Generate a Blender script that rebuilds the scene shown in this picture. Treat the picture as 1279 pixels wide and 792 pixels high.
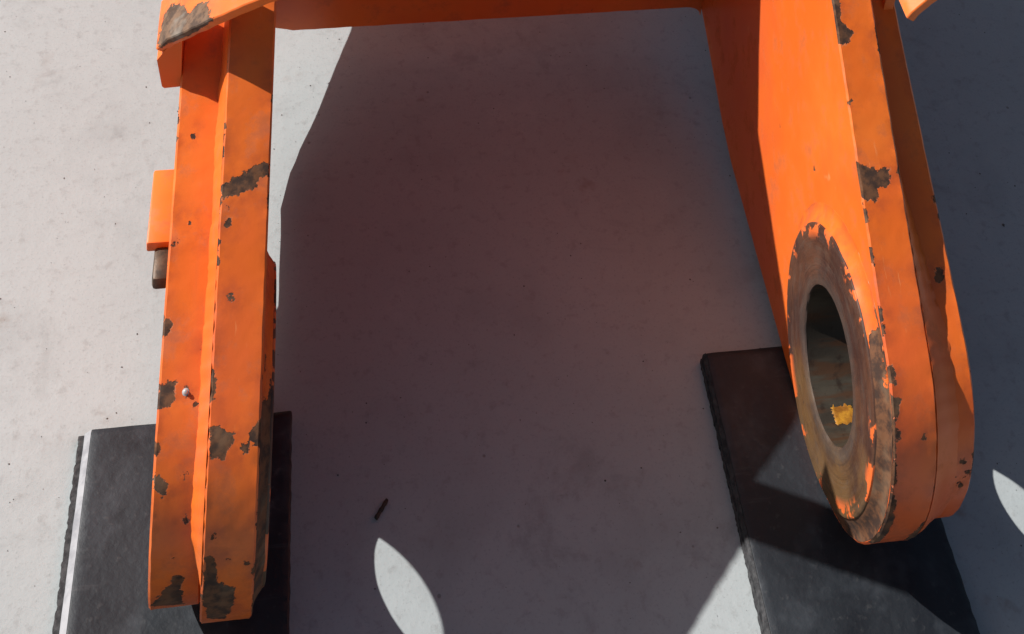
import bpy, bmesh, math, random
import numpy as np
from mathutils import Matrix, Vector, noise as mnoise
random.seed(7)
for o in list(bpy.data.objects):
    bpy.data.objects.remove(o)

# ---------------------------------------------------------------- scale
S = 0.55            # metres per construction unit (clear width between the two bosses = 1 unit)
GZ = -0.296         # ground level in construction units
SC = bpy.context.scene
COL = SC.collection


def W(x, y, z):     # construction units -> metres, ground at z = 0
    return Vector((x * S, y * S, (z - GZ) * S))


# ---------------------------------------------------------------- camera
cam_d = bpy.data.cameras.new('camera')
cam = bpy.data.objects.new('camera', cam_d)
COL.objects.link(cam)
SC.camera = cam
right = Vector((0.978075, -0.167225, 0.124116))
down = Vector((0.044663, -0.413683, -0.909325))
fwd = Vector((0.203406, 0.894931, -0.397144))
M = Matrix((right, -down, -fwd)).transposed().to_4x4()
M.translation = W(-0.065316, -1.693250, 2.749548)
cam.matrix_world = M
cam_d.sensor_width = 36.0
cam_d.lens = 36.0 * 1920.6 / 1279.0
cam_d.shift_x = -(748.65 - 639.5) / 1279.0
cam_d.shift_y = (-801.05 - 396.0) / 1279.0
cam_d.clip_start = 0.05
cam_d.clip_end = 500.0

# ---------------------------------------------------------------- light
SUN = Vector((1.145, -0.5005, -1.0)).normalized()
elev = math.asin(-SUN.z)
azim = math.atan2(-SUN.x, -SUN.y)
world = bpy.data.worlds.new('World')
SC.world = world
world.use_nodes = True
wn = world.node_tree
wn.nodes.clear()
sky = wn.nodes.new('ShaderNodeTexSky')
sky.sky_type = 'NISHITA'
sky.sun_disc = False
sky.sun_elevation = elev
sky.sun_rotation = azim
sky.air_density = 1.0
sky.dust_density = 2.5
sky.ozone_density = 0.0
bg = wn.nodes.new('ShaderNodeBackground')
bg.inputs['Strength'].default_value = 0.05
wo = wn.nodes.new('ShaderNodeOutputWorld')
wn.links.new(sky.outputs[0], bg.inputs[0])
wn.links.new(bg.outputs[0], wo.inputs[0])
sd = bpy.data.lights.new('sun', 'SUN')
sd.energy = 5.0
sd.angle = math.radians(0.5)
sd.color = (1.0, 0.975, 0.94)
so = bpy.data.objects.new('sun', sd)
COL.objects.link(so)
so.rotation_euler = SUN.to_track_quat('-Z', 'Y').to_euler()
so.location = (-3, 2, 4)
SC.view_settings.view_transform = 'Standard'
SC.view_settings.look = 'None'
SC.view_settings.gamma = 1.0
SC.view_settings.use_curve_mapping = False
SC.view_settings.exposure = 0.46
SC.render.engine = 'CYCLES'
SC.cycles.max_bounces = 6
SC.cycles.diffuse_bounces = 4


# ---------------------------------------------------------------- node helpers
class NT:
    def __init__(self, name):
        self.m = bpy.data.materials.new(name)
        self.m.use_nodes = True
        self.t = self.m.node_tree
        self.t.nodes.clear()
        self.out = self.n('ShaderNodeOutputMaterial')
        self.b = self.n('ShaderNodeBsdfPrincipled')
        self.l(self.b.outputs[0], self.out.inputs[0])
        self.co = self.n('ShaderNodeTexCoord').outputs['Object']

    def n(self, k, **kw):
        x = self.t.nodes.new(k)
        for a, v in kw.items():
            setattr(x, a, v)
        return x

    def l(self, a, b):
        self.t.links.new(a, b)

    def put(self, sock, v):
        if hasattr(v, 'is_output'):
            self.l(v, sock)
        else:
            sock.default_value = v

    def math(self, op, a, b=None, c=None, clamp=False):
        x = self.n('ShaderNodeMath', operation=op, use_clamp=clamp)
        self.put(x.inputs[0], a)
        if b is not None:
            self.put(x.inputs[1], b)
        if c is not None:
            self.put(x.inputs[2], c)
        return x.outputs[0]

    def ss(self, v, lo, hi, a=0.0, b=1.0):
        x = self.n('ShaderNodeMapRange', interpolation_type='SMOOTHSTEP')
        self.put(x.inputs[0], v)
        for i, q in enumerate((lo, hi, a, b)):
            self.put(x.inputs[1 + i], q)
        return x.outputs[0]

    def noise(self, scale, detail=4, rough=0.55, vec=None, dist=0.0):
        x = self.n('ShaderNodeTexNoise')
        x.inputs['Scale'].default_value = scale
        x.inputs['Detail'].default_value = detail
        x.inputs['Roughness'].default_value = rough
        x.inputs['Distortion'].default_value = dist
        self.l(vec or self.co, x.inputs['Vector'])
        return x.outputs['Fac']

    def mapped(self, sc, loc=(0, 0, 0), rot=(0, 0, 0)):
        x = self.n('ShaderNodeMapping')
        x.inputs['Scale'].default_value = sc
        x.inputs['Location'].default_value = loc
        x.inputs['Rotation'].default_value = rot
        self.l(self.co, x.inputs['Vector'])
        return x.outputs[0]

    def voro(self, scale, vec=None, feature='F1'):
        x = self.n('ShaderNodeTexVoronoi', feature=feature)
        x.inputs['Scale'].default_value = scale
        self.l(vec or self.co, x.inputs['Vector'])
        return x

    def mix(self, f, a, b):
        x = self.n('ShaderNodeMix', data_type='RGBA')
        self.put(x.inputs[0], f)
        for s, v in ((x.inputs[6], a), (x.inputs[7], b)):
            if hasattr(v, 'is_output'):
                self.l(v, s)
            else:
                s.default_value = (*v, 1.0)
        return x.outputs[2]

    def bump(self, h, dist, strength=1.0, prev=None):
        x = self.n('ShaderNodeBump')
        x.inputs['Strength'].default_value = strength
        x.inputs['Distance'].default_value = dist
        self.l(h, x.inputs['Height'])
        if prev:
            self.l(prev, x.inputs['Normal'])
        return x.outputs[0]

    def done(self, col, rough, normal=None, spec=0.5, metal=0.0):
        self.put(self.b.inputs['Base Color'], col if hasattr(col, 'is_output') else (*col, 1.0))
        self.put(self.b.inputs['Roughness'], rough)
        self.put(self.b.inputs['Specular IOR Level'], spec)
        self.put(self.b.inputs['Metallic'], metal)
        if normal is not None:
            self.l(normal, self.b.inputs['Normal'])
        return self.m


def mat_paint(name='orange_paint', r1=(0.036, 0.016, 0.009), r2=(0.125, 0.050, 0.020), r3=(0.19, 0.12, 0.07), bare=0.40):
    k = NT(name)
    at = k.n('ShaderNodeAttribute', attribute_name='chip').outputs['Fac']
    ragged = k.noise(120, 5, 0.70)
    ragged2 = k.noise(22, 3, 0.5)
    d = k.math('ADD', at, k.math('MULTIPLY', k.math('SUBTRACT', ragged, 0.5), 0.015))
    d = k.math('ADD', d, k.math('MULTIPLY', k.math('SUBTRACT', ragged2, 0.5), 0.006))
    m1 = k.ss(d, -0.0003, 0.0003, 1.0, 0.0)
    # scattered pin-head chips
    wv = k.n('ShaderNodeVectorMath', operation='MULTIPLY_ADD')
    nv = k.n('ShaderNodeTexNoise')
    nv.inputs['Scale'].default_value = 160
    k.l(k.co, nv.inputs['Vector'])
    k.l(nv.outputs['Color'], wv.inputs[0])
    wv.inputs[1].default_value = (0.012, 0.012, 0.012)
    k.l(k.co, wv.inputs[2])
    v = k.voro(38, vec=wv.outputs[0])
    sp = k.math('MULTIPLY', k.ss(v.outputs['Distance'], 0.085, 0.11, 1.0, 0.0),
                k.ss(k.noise(13, 2), 0.63, 0.65))
    mask = k.math('MAXIMUM', m1, sp)
    # paint colour: slightly blotchy, sun-bleached and dusted film
    fade = k.noise(6, 5, 0.6)
    red = k.noise(3.2, 4, 0.6)
    streak = k.noise(1.0, 4, 0.55, vec=k.mapped((70, 9, 9)))
    col = k.mix(k.ss(fade, 0.35, 0.7), (0.66, 0.118, 0.012), (0.73, 0.160, 0.020))
    col = k.mix(k.ss(streak, 0.55, 0.8, 0.0, 0.30), col, (0.58, 0.125, 0.030))
    col = k.mix(k.ss(red, 0.44, 0.62, 0.0, 0.7), col, (0.60, 0.090, 0.022))
    # rust bleeding out of the chips, grime film and fine scratches
    halo = k.math('MULTIPLY', k.ss(d, 0.0, 0.020, 1.0, 0.0), k.ss(k.noise(34, 4, 0.65), 0.40, 0.62))
    col = k.mix(k.math('MULTIPLY', halo, 0.50), col, (0.34, 0.060, 0.022))
    grime = k.noise(24, 5, 0.72)
    dirt = k.ss(grime, 0.50, 0.72, 0.0, 0.50)
    col = k.mix(dirt, col, (0.33, 0.085, 0.035))
    scr = k.noise(1.0, 3, 0.6, vec=k.mapped((330, 26, 26), rot=(0.1, 0.2, 0.35)))
    scm = k.math('MULTIPLY', k.ss(scr, 0.66, 0.72), k.ss(k.noise(7, 2), 0.52, 0.60))
    col = k.mix(k.math('MULTIPLY', scm, 0.5), col, (0.74, 0.27, 0.10))
    rn = k.noise(85, 4, 0.66)
    rust = k.mix(k.ss(rn, 0.38, 0.62), r1, r2)
    rust = k.mix(k.ss(k.noise(28, 3), 0.52, 0.68, 0.0, bare), rust, r3)
    rim = k.math('MULTIPLY', k.ss(d, 0.0010, 0.0003, 0.0, 1.0), k.ss(k.noise(60, 2), 0.54, 0.62))
    col = k.mix(k.math('MULTIPLY', rim, 0.30), col, (0.70, 0.36, 0.20))
    c = k.mix(mask, col, rust)
    h = k.math('MULTIPLY', mask, -1.0)
    h = k.math('ADD', h, k.math('MULTIPLY', k.math('MULTIPLY', rn, mask), 0.45))
    h = k.math('MULTIPLY', h, 0.0010)
    h = k.math('MULTIPLY_ADD', k.noise(240, 2, 0.5), 0.00008, h)
    h = k.math('MULTIPLY_ADD', k.noise(17, 2, 0.5), 0.0004, h)
    n3 = k.bump(h, 1.0, 0.9)
    r = k.math('ADD', k.math('MULTIPLY', mask, 0.42), k.ss(dirt, 0.0, 0.2, 0.40, 0.55))
    return k.done(c, r, n3, 0.42)


def mat_rust():
    k = NT('rusty_steel')
    # local origin at the bore centre, axis along x: use the radius for concentric machining marks
    sp = k.n('ShaderNodeSeparateXYZ')
    k.l(k.co, sp.inputs[0])
    y, z = sp.outputs[1], sp.outputs[2]
    r = k.math('SQRT', k.math('ADD', k.math('MULTIPLY', y, y), k.math('MULTIPLY', z, z)))
    cb = k.n('ShaderNodeCombineXYZ')
    k.l(k.math('MULTIPLY', r, 4.0), cb.inputs[0])
    k.l(k.math('MULTIPLY', y, 1.2), cb.inputs[1])
    k.l(k.math('MULTIPLY', z, 1.2), cb.inputs[2])
    ring = k.noise(30, 5, 0.68, vec=cb.outputs[0])
    blot = k.noise(16, 5, 0.68)
    fine = k.noise(120, 5, 0.65)
    c = k.mix(k.ss(blot, 0.36, 0.62), (0.038, 0.014, 0.009), (0.082, 0.032, 0.016))
    # ochre rust on the lower / forward side of the face (old water run)
    run = k.ss(k.math('ADD', k.math('ADD', k.math('MULTIPLY', y, -3.2), k.math('MULTIPLY', z, -4.6)),
                      k.math('MULTIPLY', k.math('SUBTRACT', blot, 0.5), 1.5)), 0.0, 0.65)
    c = k.mix(k.math('MULTIPLY', run, 0.8), c, (0.120, 0.064, 0.021))
    c = k.mix(k.ss(ring, 0.52, 0.72, 0.0, 0.30), c, (0.066, 0.046, 0.032))
    lip = k.ss(k.math('ADD', r, k.math('MULTIPLY', k.math('SUBTRACT', blot, 0.5), 0.02)), 0.074, 0.086, 1.0, 0.0)
    c = k.mix(k.math('MULTIPLY', lip, 0.35), c, (0.060, 0.058, 0.052))
    c = k.mix(k.ss(fine, 0.56, 0.7, 0.0, 0.6), c, (0.048, 0.028, 0.020))
    # fine turned grooves
    cg = k.n('ShaderNodeCombineXYZ')
    k.l(k.math('MULTIPLY', r, 60.0), cg.inputs[0])
    k.l(y, cg.inputs[1])
    k.l(z, cg.inputs[2])
    grv = k.noise(9, 3, 0.6, vec=cg.outputs[0])
    c = k.mix(k.ss(grv, 0.56, 0.66, 0.0, 0.20), c, (0.105, 0.070, 0.046))
    c = k.mix(k.ss(grv, 0.42, 0.34, 0.0, 0.35), c, (0.022, 0.011, 0.007))
    # left-over paint near the rim
    rem = k.math('MULTIPLY', k.ss(r, 0.108, 0.121), k.ss(k.noise(26, 4, 0.65), 0.53, 0.56))
    c = k.mix(rem, c, (0.64, 0.12, 0.022))
    n = k.bump(k.math('ADD', fine, k.math('MULTIPLY', grv, 0.5)), 0.0007, 0.7)
    return k.done(c, k.ss(ring, 0.3, 0.7, 0.45, 0.7), n, 0.5)


def mat_bore():
    k = NT('worn_bore_steel')
    a = k.noise(9, 5, 0.6, vec=k.mapped((1, 3, 3)))
    f = k.noise(70, 5, 0.6)
    c = k.mix(k.ss(a, 0.4, 0.65), (0.030, 0.024, 0.018), (0.055, 0.046, 0.034))
    c = k.mix(k.ss(k.noise(1.0, 5, 0.65, vec=k.mapped((8, 60, 60))), 0.48, 0.62, 0.0, 0.75), c, (0.060, 0.025, 0.011))
    c = k.mix(k.ss(f, 0.55, 0.7, 0.0, 0.7), c, (0.018, 0.010, 0.007))
    n = k.bump(f, 0.0006, 0.5)
    return k.done(c, 0.45, n, 0.4, 0.15)


def mat_concrete():
    k = NT('concrete')
    big = k.noise(1.6, 4, 0.55)
    mid = k.noise(8, 5, 0.62)
    fin = k.noise(70, 4, 0.65)
    vf = k.noise(330, 2, 0.6)
    c = k.mix(k.ss(big, 0.3, 0.7), (0.312, 0.337, 0.339), (0.350, 0.378, 0.381))
    c = k.mix(k.ss(mid, 0.48, 0.74, 0.0, 0.42), c, (0.245, 0.264, 0.266))
    c = k.mix(k.ss(mid, 0.42, 0.28, 0.0, 0.38), c, (0.380, 0.410, 0.412))
    c = k.mix(k.ss(fin, 0.53, 0.72, 0.0, 0.48), c, (0.235, 0.240, 0.236))
    c = k.mix(k.ss(vf, 0.55, 0.78, 0.0, 0.42), c, (0.20, 0.205, 0.20))
    sw = k.noise(1.0, 5, 0.6, vec=k.mapped((7, 30, 7), rot=(0, 0, 0.5)))
    c = k.mix(k.ss(sw, 0.56, 0.78, 0.0, 0.22), c, (0.255, 0.262, 0.258))
    # a few dark specks and brown grease spots
    v = k.voro(26)
    pk = k.math('MULTIPLY', k.ss(v.outputs['Distance'], 0.035, 0.06, 1.0, 0.0), k.ss(k.noise(7, 2), 0.55, 0.6))
    c = k.mix(k.math('MULTIPLY', pk, 0.6), c, (0.13, 0.12, 0.11))
    st = k.math('MULTIPLY', k.ss(k.noise(15, 4, 0.6), 0.60, 0.74), k.ss(k.noise(2.3, 2), 0.46, 0.60))
    c = k.mix(k.math('MULTIPLY', st, 0.60), c, (0.21, 0.175, 0.150))
    sm = k.math('MULTIPLY', k.ss(k.noise(5.5, 5, 0.7, dist=1.2), 0.54, 0.70), k.ss(k.noise(38, 4, 0.7), 0.36, 0.60))
    c = k.mix(k.math('MULTIPLY', sm, 0.46), c, (0.205, 0.212, 0.210))
    h = k.math('ADD', k.math('MULTIPLY', mid, 0.8), k.math('ADD', k.math('MULTIPLY', fin, 0.55), k.math('MULTIPLY', vf, 0.12)))
    h = k.math('SUBTRACT', h, k.math('MULTIPLY', pk, 0.5))
    n = k.bump(h, 0.0026, 0.34)
    return k.done(c, 0.86, n, 0.3)


def mat_rubber():
    k = NT('black_rubber')
    a = k.noise(9, 6, 0.62, dist=0.6)
    f = k.noise(130, 4, 0.6)
    s = k.noise(1.0, 5, 0.6, vec=k.mapped((5, 60, 5), rot=(0, 0, 0.12)))
    c = k.mix(k.ss(a, 0.35, 0.7), (0.0055, 0.0075, 0.0110), (0.0135, 0.0175, 0.0230))
    c = k.mix(k.ss(k.noise(13, 4, 0.65), 0.50, 0.72, 0.0, 0.75), c, (0.036, 0.042, 0.050))
    c = k.mix(k.math('MULTIPLY', k.ss(k.noise(26, 4, 0.6), 0.60, 0.72), k.ss(k.noise(5, 2), 0.50, 0.62)), c, (0.10, 0.105, 0.11))
    c = k.mix(k.ss(s, 0.60, 0.74, 0.0, 0.30), c, (0.10, 0.10, 0.105))
    c = k.mix(k.ss(f, 0.58, 0.75, 0.0, 0.25), c, (0.075, 0.075, 0.075))
    n = k.bump(k.math('ADD', f, k.math('MULTIPLY', a, 1.2)), 0.0012, 0.5)
    return k.done(c, k.ss(a, 0.3, 0.7, 0.50, 0.66), n, 0.4)


def mat_simple(name, c1, c2, scale, rough, bump=0.0008, spec=0.35, metal=0.0):
    k = NT(name)
    f = k.noise(scale, 5, 0.6)
    c = k.mix(k.ss(f, 0.35, 0.65), c1, c2)
    return k.done(c, rough, k.bump(f, bump, 0.7), spec, metal)


M_PAINT = mat_paint()
M_PAINT_BARE = mat_paint('orange_paint_bare_corner', (0.060, 0.034, 0.022), (0.150, 0.085, 0.050), (0.23, 0.195, 0.16), 0.75)
M_RUST = mat_rust()
M_BORE = mat_bore()
M_CONC = mat_concrete()
M_RUB = mat_rubber()
M_TRIM = mat_simple('dusty_rubber_bevel', (0.20, 0.20, 0.215), (0.30, 0.30, 0.315), 60, 0.7)
M_LIP = mat_simple('raw_cut_rubber', (0.018, 0.018, 0.020), (0.05, 0.05, 0.052), 160, 0.85, 0.002)
M_PIN = mat_simple('dark_oily_steel', (0.045, 0.030, 0.020), (0.12, 0.075, 0.045), 60, 0.5, 0.001, 0.5, 0.3)
M_OCHRE = mat_simple('mottled_ochre', (0.20, 0.075, 0.010), (0.40, 0.185, 0.018), 90, 0.4, 0.0012, 0.5)
M_ZINC = mat_simple('zinc_plate', (0.55, 0.53, 0.50), (0.75, 0.73, 0.70), 80, 0.3, 0.0004, 0.5, 0.6)
M_TWIG = mat_simple('dark_bark', (0.030, 0.020, 0.016), (0.06, 0.042, 0.03), 200, 0.8)
M_GRIT = mat_simple('grit', (0.05, 0.045, 0.04), (0.16, 0.15, 0.14), 30, 0.9)


# ---------------------------------------------------------------- mesh helpers
def link(name, me, parent=None, mat=None):
    o = bpy.data.objects.new(name, me)
    COL.objects.link(o)
    if mat:
        me.materials.append(mat)
    if parent is not None:
        o.parent = parent
    return o


def world_origin(o):
    v = Vector((0, 0, 0))
    while o is not None:
        v += o.location
        o = o.parent
    return v


def build(name, verts, faces, mat, parent=None, chip=None, smooth=35.0, loc=None):
    """verts in construction units; the object's origin stays at its parent's unless loc (units) is given"""
    base = world_origin(parent) if parent is not None else Vector((0, 0, 0))
    org = W(*loc) if loc is not None else base
    vs = [tuple(W(*v) - org) for v in verts]
    me = bpy.data.meshes.new(name)
    me.from_pydata(vs, [], faces)
    at = me.attributes.new('chip', 'FLOAT', 'POINT')
    at.data.foreach_set('value', [1.0] * len(vs) if chip is None else [float(c) for c in chip])
    me.update()
    if smooth:
        me.polygons.foreach_set('use_smooth', [True] * len(me.polygons))
        me.set_sharp_from_angle(angle=math.radians(smooth))
    o = link(name, me, parent, mat)
    if loc is not None:
        o.location = org - base
    return o


def recalc(o):
    bm = bmesh.new()
    bm.from_mesh(o.data)
    bmesh.ops.recalc_face_normals(bm, faces=bm.faces)
    bm.to_mesh(o.data)
    bm.free()


def empty(name, loc):
    o = bpy.data.objects.new(name, None)
    COL.objects.link(o)
    o.location = W(*loc)
    o.empty_display_size = 0.05
    return o


def nz(x, y, z=0.0):
    return mnoise.noise(Vector((x, y, z)))


# PROFILE BEGIN
def arc_profile(r, slope, rest, step=0.006):
    """closed side outline (y, z) of an arm plate: starts under the eye, round the front, up the top edge and
    back along the underside.  Returns points and their running length."""
    a0, a1 = math.radians(270), math.radians(90) + math.atan(slope)
    pts = []
    n = int((a0 - a1) * r / step)
    for i in range(n + 1):
        a = a0 + (a1 - a0) * i / n
        pts.append((r * math.cos(a), r * math.sin(a)))
    for q in rest:
        p = pts[-1]
        d = math.hypot(q[0] - p[0], q[1] - p[1])
        st = step if q[0] < 0.75 and q[1] > 0 else 0.03
        k = max(1, int(d / st))
        for j in range(1, k + 1):
            pts.append((p[0] + (q[0] - p[0]) * j / k, p[1] + (q[1] - p[1]) * j / k))
    L = [0.0]
    for a, b in zip(pts, pts[1:]):
        L.append(L[-1] + math.hypot(b[0] - a[0], b[1] - a[1]))
    return pts, L


R_IN, R_OUT = 0.2649, 0.240
INNER_REST = [(0.37, 0.541), (0.50, 0.628), (0.69, 0.728), (0.83, 0.793), (0.985, 0.866), (1.04, 0.962), (1.11, 1.075),
              (1.40, 1.40), (2.2, 1.6), (2.2, 0.10), (1.166, -0.126), (0.925, -0.190), (0.724, -0.249), (0.63, -0.2645), (0.02, -0.2649)]
OUTER_REST = [(0.32, 0.420), (0.55, 0.540), (0.95, 0.72), (2.1, 1.3), (2.1, 0.30), (1.1, 0.06), (0.6, -0.08), (0.3, -0.20), (0.02, -0.240)]
SLOPE_IN, SLOPE_OUT = 0.62, 0.48
# PROFILE END

# paint chips: outlines in plate coordinates (across the plate, along its cut edge)
CH_IL = [[(-0.0996, 1.0122), (-0.0829, 1.0183), (-0.0613, 1.0304), (-0.0229, 1.0425), (-0.0213, 1.0183), (-0.0329, 1.0183), (-0.0413, 1.0061), (-0.0646, 0.994), (-0.0846, 0.994), (-0.0979, 0.988)], [(-0.0929, 0.9637), (-0.0829, 0.9637), (-0.0763, 0.9637), (-0.0779, 0.9516), (-0.0879, 0.9516)], [(-0.0679, 0.8487), (-0.0696, 0.8487), (-0.0729, 0.8426), (-0.0779, 0.8487), (-0.0796, 0.8487), (-0.0779, 0.8547), (-0.0746, 0.8547), (-0.0696, 0.8547)], [(-0.0829, 0.9759), (-0.0846, 0.9759), (-0.0863, 0.9698), (-0.0896, 0.9759), (-0.0913, 0.9759), (-0.0896, 0.9759), (-0.0879, 0.9819), (-0.0846, 0.9759)], [(-0.0963, 0.6792), (-0.0796, 0.6792), (-0.0729, 0.6732), (-0.0596, 0.6671), (-0.0613, 0.6551), (-0.0696, 0.6491), (-0.0746, 0.6371), (-0.0946, 0.6371)], [(-0.0529, 0.6551), (-0.0346, 0.6551), (-0.0346, 0.6431), (-0.0413, 0.6371), (-0.0496, 0.6491)], [(-0.0379, 0.6671), (-0.0163, 0.6912), (-0.0113, 0.6431), (-0.0263, 0.6491), (-0.0346, 0.6551)], [(-0.1013, 0.7518), (-0.0946, 0.7518), (-0.0929, 0.7155), (-0.0996, 0.7155)], [(-0.1046, 0.8063), (-0.0979, 0.8002), (-0.0979, 0.776), (-0.1029, 0.776)], [(-0.0946, 0.5049), (-0.0796, 0.4989), (-0.0729, 0.4508), (-0.0479, 0.4388), (-0.0463, 0.4087), (-0.0613, 0.3306), (-0.0846, 0.3366), (-0.0963, 0.4327)], [(-0.0179, 0.4748), (-0.0096, 0.4989), (-0.0096, 0.3666), (-0.0113, 0.3366)], [(-0.0179, 0.559), (-0.0096, 0.559), (-0.0096, 0.5349), (-0.0146, 0.5409)], [(-0.0513, 0.4928), (-0.0529, 0.4928), (-0.0563, 0.4928), (-0.0579, 0.4928), (-0.0596, 0.4989), (-0.0579, 0.4989), (-0.0563, 0.4989), (-0.0529, 0.4989)], [(-0.0779, 0.5289), (-0.0796, 0.5289), (-0.0813, 0.5229), (-0.0863, 0.5289), (-0.0863, 0.5289), (-0.0863, 0.5349), (-0.0829, 0.5349), (-0.0796, 0.5349)], [(-0.0279, 0.4808), (-0.0296, 0.4808), (-0.0313, 0.4808), (-0.0329, 0.4808), (-0.0346, 0.4808), (-0.0329, 0.4868), (-0.0313, 0.4868), (-0.0296, 0.4868)], [(-0.0146, 0.7276), (-0.0096, 0.7276), (-0.0096, 0.6973), (-0.0163, 0.7033)]]
CH_OL = [[(-0.1844, 0.7551), (-0.1728, 0.7671), (-0.1661, 0.7611), (-0.1661, 0.743), (-0.1794, 0.743)], [(-0.1827, 0.6707), (-0.1661, 0.6827), (-0.1495, 0.6767), (-0.1561, 0.6646), (-0.1561, 0.6466), (-0.1811, 0.6466)], [(-0.1328, 0.6646), (-0.1345, 0.6646), (-0.1362, 0.6586), (-0.1412, 0.6646), (-0.1428, 0.6646), (-0.1412, 0.6707), (-0.1378, 0.6707), (-0.1345, 0.6707)], [(-0.1778, 0.562), (-0.1645, 0.5559), (-0.1561, 0.5438), (-0.1628, 0.5318), (-0.1761, 0.5438)], [(-0.1295, 0.5559), (-0.1295, 0.5499), (-0.1328, 0.5499), (-0.1362, 0.5559), (-0.1378, 0.5559), (-0.1362, 0.5559), (-0.1345, 0.562), (-0.1312, 0.5559)], [(-0.1212, 0.4955), (-0.1229, 0.4895), (-0.1262, 0.4895), (-0.1312, 0.4895), (-0.1328, 0.4955), (-0.1312, 0.4955), (-0.1279, 0.5015), (-0.1229, 0.4955)], [(-0.1744, 0.3082), (-0.1511, 0.3746), (-0.1395, 0.3988), (-0.1279, 0.3928), (-0.1262, 0.29)], [(-0.1827, 0.6043), (-0.1728, 0.5982), (-0.1744, 0.5861), (-0.1827, 0.5861)], [(-0.1728, 0.8696), (-0.1628, 0.8817), (-0.1611, 0.8817), (-0.1711, 0.8756)], [(-0.1495, 1.0384), (-0.1478, 1.0324), (-0.1495, 1.0324), (-0.1511, 1.0324), (-0.1528, 1.0384), (-0.1528, 1.0384), (-0.1511, 1.0384), (-0.1495, 1.0384)], [(-0.1645, 0.9118), (-0.1645, 0.9058), (-0.1661, 0.9058), (-0.1678, 0.9058), (-0.1694, 0.9118), (-0.1678, 0.9118), (-0.1661, 0.9118), (-0.1661, 0.9118)], [(-0.1478, 0.8998), (-0.1478, 0.8998), (-0.1495, 0.8998), (-0.1495, 0.8998), (-0.1511, 0.8998), (-0.1511, 0.9058), (-0.1495, 0.9058), (-0.1478, 0.9058)], [(-0.1212, 0.8756), (-0.1212, 0.8756), (-0.1229, 0.8756), (-0.1245, 0.8756), (-0.1245, 0.8756), (-0.1245, 0.8756), (-0.1229, 0.8756), (-0.1212, 0.8756)], [(-0.1112, 0.7189), (-0.1112, 0.7189), (-0.1145, 0.7189), (-0.1162, 0.7189), (-0.1162, 0.7189), (-0.1162, 0.7249), (-0.1145, 0.7249), (-0.1129, 0.7249)], [(-0.1162, 0.6466), (-0.1179, 0.6466), (-0.1195, 0.6466), (-0.1212, 0.6466), (-0.1212, 0.6466), (-0.1212, 0.6466), (-0.1195, 0.6466), (-0.1179, 0.6466)], [(-0.1412, 0.4351), (-0.1428, 0.4351), (-0.1445, 0.4351), (-0.1462, 0.4351), (-0.1462, 0.4351), (-0.1462, 0.4411), (-0.1445, 0.4411), (-0.1428, 0.4351)]]
CH_IR = [[(1.0129, 1.2726), (1.0379, 1.2665), (1.0313, 1.2242), (1.0546, 1.1999), (1.0429, 1.1878), (1.0296, 1.1818), (1.0096, 1.1818), (1.0096, 1.212), (1.0096, 1.2363)], [(1.0196, 0.9819), (1.0413, 0.9759), (1.0579, 0.9698), (1.0813, 0.9698), (1.0729, 0.9395), (1.0546, 0.9395), (1.0479, 0.9214), (1.0296, 0.9214), (1.0196, 0.9214), (1.0146, 0.9516)], [(1.0496, 1.0728), (1.0479, 1.0728), (1.0463, 1.0728), (1.0446, 1.0728), (1.0429, 1.0728), (1.0446, 1.0788), (1.0479, 1.0788), (1.0479, 1.0728)], [(1.0279, 1.0849), (1.0263, 1.0788), (1.0246, 1.0788), (1.0213, 1.0788), (1.0213, 1.0849), (1.0229, 1.0849), (1.0246, 1.0849), (1.0279, 1.0849)], [(1.0129, 0.9092), (1.0229, 0.9092), (1.0229, 0.8911), (1.0146, 0.885)], [(1.0163, 0.8547), (1.0246, 0.8487), (1.0229, 0.8245), (1.0146, 0.8245)], [(1.0196, 0.7639), (1.0263, 0.7578), (1.0246, 0.7276), (1.0179, 0.7276)], [(1.0196, 0.6792), (1.0313, 0.6792), (1.0313, 0.6491), (1.0179, 0.6491)], [(1.0163, 0.6371), (1.0363, 0.6251), (1.0296, 0.601), (1.0163, 0.6131)], [(1.0146, 0.595), (1.0363, 0.577), (1.0279, 0.565), (1.0163, 0.571)], [(1.0179, 0.5349), (1.0296, 0.5289), (1.0279, 0.4989), (1.0179, 0.5049)], [(1.0179, 0.4868), (1.0346, 0.4628), (1.0329, 0.3907), (1.0329, 0.3125), (1.0179, 0.3366)], [(1.0779, 0.565), (1.0779, 0.565), (1.0763, 0.565), (1.0746, 0.565), (1.0729, 0.565), (1.0746, 0.571), (1.0746, 0.571), (1.0763, 0.571)], [(1.0996, 0.4147), (1.1096, 0.4207), (1.1096, 0.3486), (1.0929, 0.2885), (1.0796, 0.3486)]]
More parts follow.
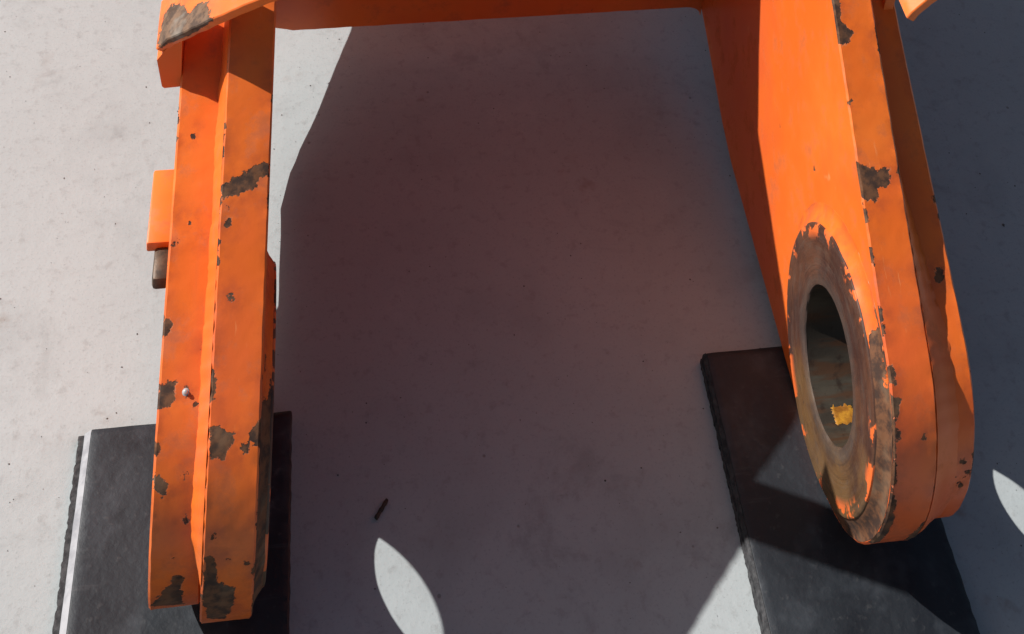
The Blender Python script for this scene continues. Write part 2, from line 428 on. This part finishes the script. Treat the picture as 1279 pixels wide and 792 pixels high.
CH_OR = [[(1.1661, 0.737), (1.1611, 0.731), (1.1511, 0.7249), (1.1462, 0.731), (1.1445, 0.737), (1.1495, 0.749), (1.1595, 0.7551), (1.1645, 0.749)], [(1.1694, 0.8636), (1.1844, 0.8636), (1.1844, 0.8455), (1.1728, 0.8515)], [(1.1645, 0.4532), (1.1628, 0.4472), (1.1578, 0.4472), (1.1528, 0.4472), (1.1495, 0.4532), (1.1511, 0.4592), (1.1561, 0.4592), (1.1611, 0.4592)], [(1.1761, 0.429), (1.1761, 0.423), (1.1711, 0.423), (1.1661, 0.429), (1.1645, 0.429), (1.1661, 0.4351), (1.1694, 0.4351), (1.1744, 0.4351)], [(1.1678, 0.4049), (1.1661, 0.3988), (1.1628, 0.3928), (1.1561, 0.3988), (1.1528, 0.4049), (1.1528, 0.4109), (1.1595, 0.4109), (1.1645, 0.4109)], [(1.1495, 0.423), (1.1495, 0.4169), (1.1462, 0.4169), (1.1428, 0.4169), (1.1412, 0.423), (1.1412, 0.429), (1.1445, 0.429), (1.1478, 0.423)], [(1.1678, 0.429), (1.1678, 0.423), (1.1661, 0.423), (1.1628, 0.423), (1.1611, 0.429), (1.1628, 0.429), (1.1645, 0.429), (1.1678, 0.429)], [(1.1744, 0.4653), (1.1894, 0.4713), (1.1861, 0.429), (1.1778, 0.4351)], [(1.1827, 0.6103), (1.1894, 0.6043), (1.1894, 0.5861), (1.1811, 0.5922)], [(1.1112, 0.4532), (1.1096, 0.4532), (1.1079, 0.4532), (1.1046, 0.4532), (1.1029, 0.4592), (1.1046, 0.4592), (1.1079, 0.4592), (1.1096, 0.4592)]]
CH_ST = [[(-0.2188, -0.0178), (-0.2188, 0.0342), (-0.2132, 0.0624), (-0.2019, 0.0755), (-0.1926, 0.0798), (-0.1814, 0.0603), (-0.1701, 0.0364), (-0.1627, 0.0407), (-0.1514, 0.0494), (-0.1402, 0.0451), (-0.1328, 0.0191), (-0.1271, -0.0005), (-0.1589, -0.0178), (-0.1982, -0.02)]]




def sdf_polys(X, L, polys):
    """signed distance (units) of arrays X, L to a set of polygons; negative inside"""
    best = np.full(X.shape, 1.0)
    for P in polys:
        P = np.asarray(P, float)
        d = np.full(X.shape, 9.0)
        ins = np.zeros(X.shape, bool)
        for a, b in zip(P, np.roll(P, -1, 0)):
            e = b - a
            wx, wl = X - a[0], L - a[1]
            t = np.clip((wx * e[0] + wl * e[1]) / (e @ e + 1e-12), 0, 1)
            d = np.minimum(d, np.hypot(wx - e[0] * t, wl - e[1] * t))
            c = ((a[1] <= L) & (b[1] > L)) | ((b[1] <= L) & (a[1] > L))
            with np.errstate(divide='ignore', invalid='ignore'):
                xi = a[0] + (L - a[1]) * (b[0] - a[0]) / (b[1] - a[1] + 1e-15)
            ins ^= c & (X < xi)
        best = np.minimum(best, np.where(ins, -d, d))
    return best


def plate(name, prof, L, x0, x1, hole, parent, polys, seed, ncol=14, wob=0.0014, thin=0):
    """flame-cut plate standing on edge between x0 < x1 with a round hole; chamfered, slightly wavy cut edge"""
    n = len(prof)
    c = 0.0035
    P = np.array(prof)
    Tn = np.roll(P, -1, 0) - np.roll(P, 1, 0)
    Tn /= np.linalg.norm(Tn, axis=1)[:, None] + 1e-12
    # outline runs clockwise seen from +x (front -> top -> back): outward normal is to the left of travel
    N = np.c_[-Tn[:, 1], Tn[:, 0]]
    cols = [(x0, -c)] + [(x0 + c + (x1 - x0 - 2 * c) * i / (ncol - 1), 0.0) for i in range(ncol)] + [(x1, -c)]
    verts, Xs, Ls = [], [], []
    for ci, (x, off) in enumerate(cols):
        for i in range(n):
            edge = 1.0 if ci in (0, 1, ncol, ncol + 1) else 0.35
            w = wob * edge * (nz(P[i][0] * 28 + seed, P[i][1] * 28, ci * 0.15) + 0.6 * nz(P[i][0] * 90, P[i][1] * 90 + seed, ci * 0.4))
            q = P[i] + N[i] * (off + w)
            xx = x + (0.0009 * nz(P[i][0] * 40, P[i][1] * 40, seed + ci) if 0 < ci < ncol + 1 else 0)
            zz = q[1]
            if thin and P[i][0] > 0.2 and L[i] > 3.0 and P[i][0] < 2.19:      # underside cut back on the outer side
                fr = (x - x0) / (x1 - x0) if thin > 0 else (x1 - x) / (x1 - x0)
                zz += 0.105 * fr * min(1.0, (P[i][0] - 0.2) / 0.25)
            verts.append((xx, q[0], zz))
            Xs.append(x)
            Ls.append(L[i])
    faces = []
    m = len(cols)
    for ci in range(m - 1):
        for i in range(n):
            j = (i + 1) % n
            faces.append((ci * n + i, ci * n + j, (ci + 1) * n + j, (ci + 1) * n + i))
    chip = sdf_polys(np.array(Xs), np.array(Ls), polys) * S if polys else np.ones(len(verts))
    # knocked edges: the paint is gone here and there along both corners of the cut edge
    Xa, La = np.array(Xs), np.array(Ls)
    for xe, sd in ((x0, 3.1), (x1, 8.4)):
        kn = np.array([nz(l * 9 + seed * 3, sd) + 0.9 * nz(l * 37 + seed, sd * 2) for l in L])
        dep = np.tile(np.clip((kn - 0.22) * 0.018, -0.02, 0.0075), len(cols))
        chip = np.minimum(chip, (np.abs(Xa - xe) + 0.004 - dep) * S)
    chip = list(np.minimum(chip, 1.0))
    # side faces with the hole, triangulated
    nh = 96
    hl = []
    for x in (x0, x1):
        st = len(verts)
        for i in range(nh):
            a = 2 * math.pi * i / nh
            verts.append((x, hole * math.cos(a), hole * math.sin(a)))
            chip.append(1.0)
        hl.append(st)
    for side, st, co in ((0, hl[0], 0), (1, hl[1], m - 1)):
        bm = bmesh.new()
        bv = {}
        def V(i):
            if i not in bv:
                bv[i] = bm.verts.new(verts[i])
            return bv[i]
        es = []
        for i in range(n):
            es.append(bm.edges.new((V(co * n + i), V(co * n + (i + 1) % n))))
        for i in range(nh):
            es.append(bm.edges.new((V(st + i), V(st + (i + 1) % nh))))
        bmesh.ops.triangle_fill(bm, edges=es, use_beauty=True)
        inv = {}
        for k, v in bv.items():
            inv[v] = len(verts)
            verts.append(verts[k])
            chip.append(1.0)
        for f in bm.faces:
            faces.append(tuple(inv[v] for v in f.verts))
        bm.free()
    for i in range(nh):
        j = (i + 1) % nh
        faces.append((hl[0] + i, hl[0] + j, hl[1] + j, hl[1] + i))
    o = build(name, verts, faces, M_PAINT, parent, chip)
    recalc(o)
    o.data.set_sharp_from_angle(angle=math.radians(28))
    return o


def lathe(name, prof, mat, parent, cx, seg=160, loc=None, chipf=None, wob=0.0):
    """surface of revolution about the x axis through (cx,0,0): prof = [(x, r), ...]; loc is the local origin"""
    verts, faces, chip = [], [], []
    for k, (x, r) in enumerate(prof):
        for i in range(seg):
            a = 2 * math.pi * i / seg
            rr = r + wob * nz(math.cos(a) * 6, math.sin(a) * 6, k * 0.7 + cx)
            verts.append((x, rr * math.cos(a), rr * math.sin(a)))
            chip.append(chipf(a, k) if chipf else 1.0)
    for k in range(len(prof) - 1):
        for i in range(seg):
            j = (i + 1) % seg
            faces.append((k * seg + i, k * seg + j, (k + 1) * seg + j, (k + 1) * seg + i))
    o = build(name, verts, faces, mat, parent, chip, loc=loc)
    recalc(o)
    o.data.set_sharp_from_angle(angle=math.radians(40))
    return o


def bead(name, path, r, mat, parent, seed, seg=8, squash=1.0):
    """lumpy weld bead along a path of points (units)"""
    verts, faces = [], []
    n = len(path)
    for i, p in enumerate(path):
        a, b = Vector(path[max(0, i - 1)]), Vector(path[min(n - 1, i + 1)])
        t = (b - a).normalized()
        u = t.cross(Vector((1, 0, 0)))
        if u.length < 0.1:
            u = t.cross(Vector((0, 0, 1)))
        u.normalize()
        v = t.cross(u)
        rip = 1.0 + 0.16 * math.sin(i * 1.9) + 0.35 * nz(i * 0.13, seed)
        for s in range(seg):
            an = 2 * math.pi * s / seg
            q = Vector(p) + (u * math.cos(an) + v * math.sin(an) * squash) * r * rip
            verts.append(tuple(q))
    for i in range(n - 1):
        for s in range(seg):
            e = (s + 1) % seg
            faces.append((i * seg + s, i * seg + e, (i + 1) * seg + e, (i + 1) * seg + s))
    faces.append(tuple(range(seg)))
    faces.append(tuple((n - 1) * seg + s for s in range(seg)))
    o = build(name, verts, faces, mat, parent, smooth=60)
    recalc(o)
    return o


def box(name, lo, hi, mat, parent, bev=0.004, wob=0.0, cuts=0):
    bm = bmesh.new()
    bmesh.ops.create_cube(bm, size=1.0)
    for v in bm.verts:
        v.co = Vector([(lo[i] + hi[i]) / 2 + v.co[i] * (hi[i] - lo[i]) for i in range(3)])
    bmesh.ops.bevel(bm, geom=list(bm.edges), offset=bev, segments=2, profile=0.5, affect='EDGES')
    if cuts:
        bmesh.ops.subdivide_edges(bm, edges=[e for e in bm.edges if e.calc_length() > 0.03], cuts=cuts, use_grid_fill=True)
    for v in bm.verts:
        if wob:
            v.co += Vector((nz(v.co.y * 30, v.co.z * 30, 1), nz(v.co.x * 30, v.co.z * 30, 2), nz(v.co.x * 30, v.co.y * 30, 3))) * wob
    bm.verts.index_update()
    vs = [tuple(v.co) for v in bm.verts]
    fs = [tuple(v.index for v in f.verts) for f in bm.faces]
    bm.free()
    o = build(name, vs, fs, mat, parent, smooth=40)
    recalc(o)
    return o


# ---------------------------------------------------------------- ground
gm = bpy.data.meshes.new('ground')
gm.from_pydata([(-30, -30, 0), (30, -30, 0), (30, 30, 0), (-30, 30, 0)], [], [(0, 1, 2, 3)])
ground = link('ground', gm, None, M_CONC)
ground['kind'] = 'structure'
ground['label'] = 'pale grey brushed concrete ground in hard sunlight and shadow'

# ---------------------------------------------------------------- the orange steel yoke
yoke = empty('steel_yoke', (0.5, 0.0, GZ))
yoke['label'] = 'orange painted steel yoke with two eye-ended arms and chipped rusty edges'
yoke['category'] = 'machine part'

E0, T1, T2 = 0.0196, 0.080, 0.0798
RB, R0 = 0.2286, 0.1253
pin, Lin = arc_profile(R_IN, SLOPE_IN, INNER_REST)
pout, Lout = arc_profile(R_OUT, SLOPE_OUT, OUTER_REST)


def arm(sgn, base, chips_in, chips_out, seed):
    """sgn -1: left arm (boss face at x=0, plates towards -x); +1: right arm (boss face at x=1)"""
    fx = lambda d: base + sgn * d
    a, b = sorted((fx(E0), fx(E0 + T1)))
    inner = plate('inner_plate', pin, Lin, a, b, 0.135, yoke, chips_in, seed, thin=sgn)
    a2, b2 = sorted((fx(E0 + T1 + 0.0006), fx(E0 + T1 + T2)))
    outer = plate('outer_plate', pout, Lout, a2, b2, 0.135, yoke, chips_out, seed + 5)
    # boss: worn ring round the bore, standing proud of the inner plate
    pr = [(fx(E0 + 0.004), RB), (fx(0.004), RB), (fx(0.0012), RB - 0.0015), (fx(0.0), RB - 0.005),
          (fx(0.0005), RB - 0.03), (fx(0.0012), 0.175), (fx(0.0004), 0.145), (fx(0.0), R0 + 0.006), (fx(0.002), R0 + 0.001), (fx(0.005), R0)]
    boss = lathe('boss', pr, M_RUST, yoke, base, loc=(base, 0, 0), wob=0.0009)
    bush = lathe('bore', [(fx(0.0045), R0), (fx(0.06), R0), (fx(0.12), R0), (fx(0.1785), R0), (fx(0.180), R0 + 0.002), (fx(0.180), 0.1362)],
                 M_BORE, boss, base)
    # fillet weld round the boss, painted, the paint worn off along its lower part
    def chipf(an, k):
        front = math.cos(an - math.radians(186))         # 1 at the front
        return (0.012 - 0.034 * max(0.0, front - 0.05) + 0.014 * nz(math.cos(an) * 5 + seed, math.sin(an) * 5, k * 0.5)) * S
    fil = lathe('weld_fillet', [(fx(0.0035), RB - 0.0012), (fx(0.0075), RB + 0.004), (fx(0.012), RB + 0.0095), (fx(0.0165), RB + 0.017), (fx(0.0190), RB + 0.026), (fx(0.0191), 0.2606), (fx(0.0205), 0.2612)],
                M_PAINT, boss, base, chipf=chipf, wob=0.0022)
    # fillet weld in the step between the two plates
    Pi = np.array(pin)
    vs, fs = [], []
    sel = [i for i in range(len(pout)) if (0.40 if sgn < 0 else 0.20) < Lout[i] < 1.5]
    for q, i in enumerate(sel):
        y, z = pout[i]
        j = int(np.argmin(((Pi - np.array((y, z))) ** 2).sum(1)))
        iy, iz = Pi[j]
        w = 0.0195 - 0.008 * max(0.0, min(1.0, (Lout[i] - 0.45) / 0.7)) + 0.003 * nz(q * 0.16, seed) + 0.0015 * nz(q * 0.9, seed)
        if sgn > 0:      # hollow blend into the outer plate round the eye
            w += 0.030 * max(0.0, min(1.0, (0.95 - Lout[i]) / 0.3))
        w *= min(1.0, 0.25 + q / 14.0)
        for s_, (f, g) in enumerate(((0.0, -0.004), (0.0, 0.93), (0.22, 0.76), (0.5, 0.40), (0.8, 0.12), (1.0, 0.0), (1.0, -0.06)) if sgn > 0 else
                               ((0.0, -0.004), (0.0, 0.93), (0.22, 0.80), (0.5, 0.52), (0.8, 0.2), (1.0, 0.0), (1.0, -0.06))):
            rp = (0.0008 if sgn > 0 else 0.0017) * math.sin(q * 1.35 + f) * (0 < s_ < 6)
            vs.append((fx(E0 + T1 + 0.0002 + w * f), y + (iy - y) * g, z + (iz - z) * g + rp))
    for q in range(len(sel) - 1):
        for s_ in range(6):
            fs.append((q * 7 + s_, q * 7 + s_ + 1, (q + 1) * 7 + s_ + 1, (q + 1) * 7 + s_))
    fs.append(tuple(range(7)))
    fb = build('weld_seam', vs, fs, M_PAINT, outer, smooth=60)
    recalc(fb)
    return inner, outer, boss


CH_IR = CH_IR + [[(1.017, 0.30), (1.0250, 0.31), (1.0235, 0.42), (1.0255, 0.52), (1.0230, 0.62), (1.017, 0.66)]]
in_l, out_l, boss_l = arm(-1, 0.0, CH_IL, CH_OL, 1.3)
in_r, out_r, boss_r = arm(1, 1.0, CH_IR, CH_OR, 7.7)

# cross plate joining the arms, with a rounded inner corner at the left arm
cb = []
zb = -0.168
for i in range(9):
    cb.append((-0.0196 + 0.055 * i / 8, zb - 0.006 - 0.014 * i / 8 + 0.0012 * nz(i * 0.8, 5.0)))
for i in range(1, 40):
    cb.append((0.0354 + (0.98 - 0.0354) * i / 39, zb - 0.020 * (1 - i / 39) + 0.002 * nz(i * 0.7, 3.1)))
for i in range(1, 6):
    a = math.pi / 2 * i / 5
    cb.append((0.98 + 0.0396 * math.sin(a), zb - 0.028 + 0.028 * math.cos(a)))
bottom = cb
vs, fs = [], []
cols = [(0.984, 0.004), (0.988, 0.0), (1.04, 0.030), (1.044, 0.034)]
nb = len(bottom)
for y, up in cols:
    for x, z in bottom:
        vs.append((x, y, z + up))
for c in range(len(cols) - 1):
    for i in range(nb - 1):
        fs.append((c * nb + i, c * nb + i + 1, (c + 1) * nb + i + 1, (c + 1) * nb + i))
t0 = len(vs)
for y in (0.984, 1.044):
    for x, z in bottom:
        vs.append((x, y, 0.84))
for i in range(nb - 1):
    fs.append((i, i + 1, t0 + i + 1, t0 + i))
    fs.append((3 * nb + i, 3 * nb + i + 1, t0 + nb + i + 1, t0 + nb + i))
    fs.append((t0 + i, t0 + i + 1, t0 + nb + i + 1, t0 + nb + i))
cross = build('cross_plate', vs, fs, M_PAINT, yoke)
recalc(cross)
cross['label'] = 'dark shaded cross plate joining the two arms'


def strap(name, path, yf, width, thick, polys, parent, seed, mat=None):
    """bent flat bar: path of (x, z) points of its upper side; its front edge lies at y = yf(x)"""
    pts = []
    for (a, b) in zip(path, path[1:]):
        k = max(1, int(math.hypot(b[0] - a[0], b[1] - a[1]) / 0.006))
        for j in range(k):
            pts.append((a[0] + (b[0] - a[0]) * j / k, a[1] + (b[1] - a[1]) * j / k))
    pts.append(path[-1])
    P = np.array(pts)
    T = np.gradient(P, axis=0)
    T /= np.linalg.norm(T, axis=1)[:, None]
    N = np.c_[T[:, 1], -T[:, 0]]
    nw = 22
    c = 0.002
    sect = [(0.0, -thick + c), (0.0, -c)] + [(c + (width - 2 * c) * i / nw, 0.0) for i in range(nw + 1)] + [(width, -c), (width, -thick + c)] + [(width - c, -thick), (c, -thick)]
    vs, fs, Xs, Ws, top = [], [], [], [], []
    m = len(sect)
    for i, (p, nn) in enumerate(zip(P, N)):
        for s, (w, h) in enumerate(sect):
            wo = 0.0016 * nz(i * 0.21, s * 0.05 + seed, h * 40)
            q = p - nn * (h + wo)
            vs.append((q[0], yf(p[0]) + w + 0.0012 * nz(i * 0.3, seed, w * 9), q[1]))
            Xs.append(p[0] if True else 0)
            Ws.append(w)
            top.append(h > -0.003)
    for i in range(len(P) - 1):
        for s in range(m):
            e = (s + 1) % m
            fs.append((i * m + s, i * m + e, (i + 1) * m + e, (i + 1) * m + s))
    fs.append(tuple(range(m)))
    fs.append(tuple((len(P) - 1) * m + s for s in range(m)))
    if polys:
        chip = sdf_polys(np.array(Xs), np.array(Ws), polys) * S
        chip = np.where(np.array(top), chip, np.maximum(chip, 0.006))
    else:
        chip = None
    o = build(name, vs, fs, mat or M_PAINT, parent, chip)
    recalc(o)
    o.data.set_sharp_from_angle(angle=math.radians(30))
    return o


st = strap('strap_bracket', [(-0.2225, 0.490), (-0.205, 0.520), (-0.12, 0.609), (-0.06, 0.670), (0.0, 0.725)],
           lambda x: 0.252 - 0.437 * (x + 0.02), 0.108, 0.020, CH_ST, yoke, 2.0, M_PAINT_BARE)
st['label'] = 'sloping strap over the left arm with bare metal corner'
st2 = strap('strap_bracket', [(1.160, 0.515), (1.168, 0.528), (1.228, 0.580), (1.40, 0.715)],
            lambda x: 0.309 + 0.2 * (x - 1.145), 0.108, 0.020, None, yoke, 9.0)

gx2 = [(1.152, 0.415), (1.172, 0.415), (1.172, 0.520), (1.162, 0.506), (1.152, 0.496)]
vs = [(x, y, z) for y in (0.388, 0.416) for x, z in gx2]
g5 = len(gx2)
gus2 = build('gusset', vs, [tuple(range(g5)), tuple(range(g5, 2 * g5))] + [(i, (i + 1) % g5, g5 + (i + 1) % g5, g5 + i) for i in range(g5)], M_PAINT, st2, smooth=20)
recalc(gus2)

# lug and locking pin on the outside of the left arm
lug = box('side_lug', (-0.2225, 0.186, 0.180), (-0.177, 0.330, 0.203), M_PAINT, yoke, 0.0035)
pinb = box('locking_pin', (-0.2085, 0.128, 0.160), (-0.180, 0.192, 0.190), M_PIN, yoke, 0.007)

# gusset under the strap, on the outside of the left arm
gx = [(-0.2205, 0.468), (-0.2115, 0.404), (-0.2075, 0.399), (-0.1785, 0.401), (-0.1785, 0.515), (-0.205, 0.493)]
vs = [(x, y, z) for y in (0.337, 0.438) for x, z in gx]
g6 = len(gx)
gus = build('gusset', vs, [tuple(range(g6)), tuple(range(g6, 2 * g6))] + [(i, (i + 1) % g6, g6 + (i + 1) % g6, g6 + i) for i in range(g6)], M_PAINT, st, smooth=20)
recalc(gus)

# grease nipple on the outer plate of the left arm, in a chipped seat
def nipple(x, y, z, parent):
    n = Vector((0, -0.43, 0.90)).normalized()
    u = Vector((1, 0, 0))
    v = n.cross(u)
    prof = [(0.0055, -0.001), (0.0055, 0.002), (0.0034, 0.0025), (0.0034, 0.005), (0.0022, 0.006), (0.0032, 0.0075), (0.0022, 0.009), (0.0, 0.0094)]
    vs, fs = [], []
    for r, h in prof:
        for i in range(12):
            a = 2 * math.pi * i / 12
            q = Vector((x, y, z)) + n * h + (u * math.cos(a) + v * math.sin(a)) * max(r, 1e-4)
            vs.append(tuple(q))
    for k in range(len(prof) - 1):
        for i in range(12):
            j = (i + 1) % 12
            fs.append((k * 12 + i, k * 12 + j, (k + 1) * 12 + j, (k + 1) * 12 + i))
    o = build('grease_nipple', vs, fs, M_ZINC, parent)
    recalc(o)
kk = min(range(len(pout)), key=lambda i: abs(Lout[i] - 0.667))
nipple(-0.1375, pout[kk][0], pout[kk][1] - 0.002, out_l)

# thin ragged patch of mottled ochre colour on the floor of the right bore
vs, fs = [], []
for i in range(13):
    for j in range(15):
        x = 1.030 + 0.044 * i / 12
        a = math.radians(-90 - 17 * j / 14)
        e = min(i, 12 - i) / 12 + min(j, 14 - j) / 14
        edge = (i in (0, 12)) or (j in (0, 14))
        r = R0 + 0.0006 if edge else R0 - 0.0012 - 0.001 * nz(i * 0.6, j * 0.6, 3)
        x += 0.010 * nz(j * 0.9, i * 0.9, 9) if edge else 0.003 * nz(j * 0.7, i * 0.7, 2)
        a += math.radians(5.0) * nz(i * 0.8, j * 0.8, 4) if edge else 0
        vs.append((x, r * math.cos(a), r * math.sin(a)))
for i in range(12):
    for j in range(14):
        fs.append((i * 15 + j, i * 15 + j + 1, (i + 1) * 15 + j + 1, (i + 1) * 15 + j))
build('ochre_patch', vs, fs, M_OCHRE, boss_r, smooth=60)


# ---------------------------------------------------------------- rubber mats
def mat_pad(name, x0, x1, yb, yf, label, trim, seed, skew=0.0):
    root = empty(name, ((x0 + x1) / 2, (yb + yf) / 2, GZ))
    root['label'] = label
    root['category'] = 'rubber mat'
    root['group'] = 'rubber mats under the arms'
    h = 0.0295
    lipw = 0.011 if trim else 0.005
    trw = 0.013 if trim else 0.004
    ny = 150
    base = GZ + 0.0008
    # top slab, section across x, rounded right side, cut left side
    xs0 = x0 + lipw + trw
    sect = [(xs0, 0.002), (xs0, h - 0.001)] + [(xs0 + 0.002 + (x1 - xs0 - 0.006) * i / 26, h) for i in range(27)] + [(x1 - 0.001, h - 0.002), (x1, h - 0.006), (x1, 0.002)]
    vs, fs = [], []
    m = len(sect)
    for j in range(ny + 1):
        y = yb + (yf - yb) * j / ny
        end = 0.004 if j in (0, ny) else 0.0
        for x, z in sect:
            wv = 0.0012 * nz(x * 7, y * 7, seed) if z > 0.02 else 0
            rag = 0.0018 * nz(y * 60, x * 3, seed) if x > x1 - 0.002 else 0
            vs.append((x + rag + skew * (y - yb), y + 0.0016 * nz(x * 40, seed, 1) * (j == 0), base + max(0.001, z + wv - (end if z > 0.02 else 0))))
    for j in range(ny):
        for s in range(m - 1):
            fs.append((j * m + s, j * m + s + 1, (j + 1) * m + s + 1, (j + 1) * m + s))
    fs.append(tuple(range(m)))
    fs.append(tuple(ny * m + s for s in range(m)))
    o = build('top_sheet', vs, fs, M_RUB, root, smooth=35)
    recalc(o)
    # ragged lower lip and, on it, the bevelled edge
    def edge(nm, sec, mt, amp, freq):
        vs, fs = [], []
        k = len(sec)
        for j in range(ny * 2 + 1):
            y = yb - 0.001 + (yf - yb) * j / (ny * 2)
            for q, (x, z) in enumerate(sec):
                a = amp * (nz(y * freq, q * 0.3, seed) + 0.7 * nz(y * freq * 2.7, seed, q * 0.3)) if q < 2 else 0
                vs.append((x + a + skew * (y - yb), y, base + z + (a * 0.4 if q == 1 else 0)))
        for j in range(ny * 2):
            for s in range(k):
                e = (s + 1) % k
                fs.append((j * k + s, j * k + e, (j + 1) * k + e, (j + 1) * k + s))
        fs.append(tuple(range(k)))
        fs.append(tuple(ny * 2 * k + s for s in range(k)))
        o = build(nm, vs, fs, mt, root, smooth=50)
        recalc(o)
    edge('cut_edge', [(x0, 0.001), (x0 + 0.001, 0.012), (x0 + lipw + 0.001, 0.0125), (x0 + lipw + 0.001, 0.001)], M_LIP, 0.0036 if trim else 0.0024, 75)
    if trim:
        edge('bevel_strip', [(x0 + lipw, 0.0135), (x0 + lipw + 0.001, 0.017), (xs0 - 0.0008, 0.0275), (xs0 - 0.0008, 0.0135)], M_TRIM, 0.0006, 30)
    else:
        edge('bevel_strip', [(x0 + lipw - 0.002, 0.0135), (x0 + lipw - 0.002, 0.024), (xs0 - 0.0008, 0.0285), (xs0 - 0.0008, 0.0135)], M_LIP, 0.0016, 60)
    return root


mat_pad('rubber_mat', -0.338, 0.046, 0.172, -0.85, 'black rubber mat with a pale stripe along its left edge', True, 4.0)
mat_pad('rubber_mat', 0.853, 1.235, 0.210, -0.85, 'black rubber mat with rough dark edges, under the rusty round eye', False, 11.0)

# ---------------------------------------------------------------- litter on the concrete
tw = bead('twig', [(0.197 + 0.021 * i / 9, -0.016 + 0.029 * i / 9 + 0.0012 * nz(i * 0.5, 2), GZ + 0.0042) for i in range(10)], 0.0036, M_TWIG, None, 3.0)
tw['label'] = 'short dark stick lying in the shade on the concrete'
tw['category'] = 'stick'

gv, gf = [], []
def grain(x, y, r):
    b = len(gv)
    k = [(-1, 0, 0), (1, 0, 0), (0, -1, 0), (0, 1, 0), (0, 0, 1), (0, 0, -0.3)]
    for q in k:
        j = 0.6 + 0.8 * random.random()
        gv.append((x + q[0] * r * j, y + q[1] * r * j, GZ + 0.0006 + max(0, q[2]) * r * 0.7 * j))
    for f in ((0, 2, 4), (2, 1, 4), (1, 3, 4), (3, 0, 4)):
        gf.append(tuple(b + i for i in f))
for x, y, r in ((1.621, 0.453, 0.005), (1.02, 0.62, 0.003)):
    grain(x, y, r)
for i in range(900):
    x, y = random.uniform(-0.9, 2.1), random.uniform(-0.5, 1.4)
    if (-0.35 < x < 0.06 and y < 0.19) or (0.84 < x < 1.25 and y < 0.22):
        continue
    grain(x, y, random.choice((0.0007, 0.0008, 0.001, 0.001, 0.0012, 0.0018)))
gr = build('grit', gv, gf, M_GRIT, None, smooth=0)
gr['kind'] = 'stuff'
gr['label'] = 'sparse dark sand grains scattered over the concrete'
gr['category'] = 'grit'
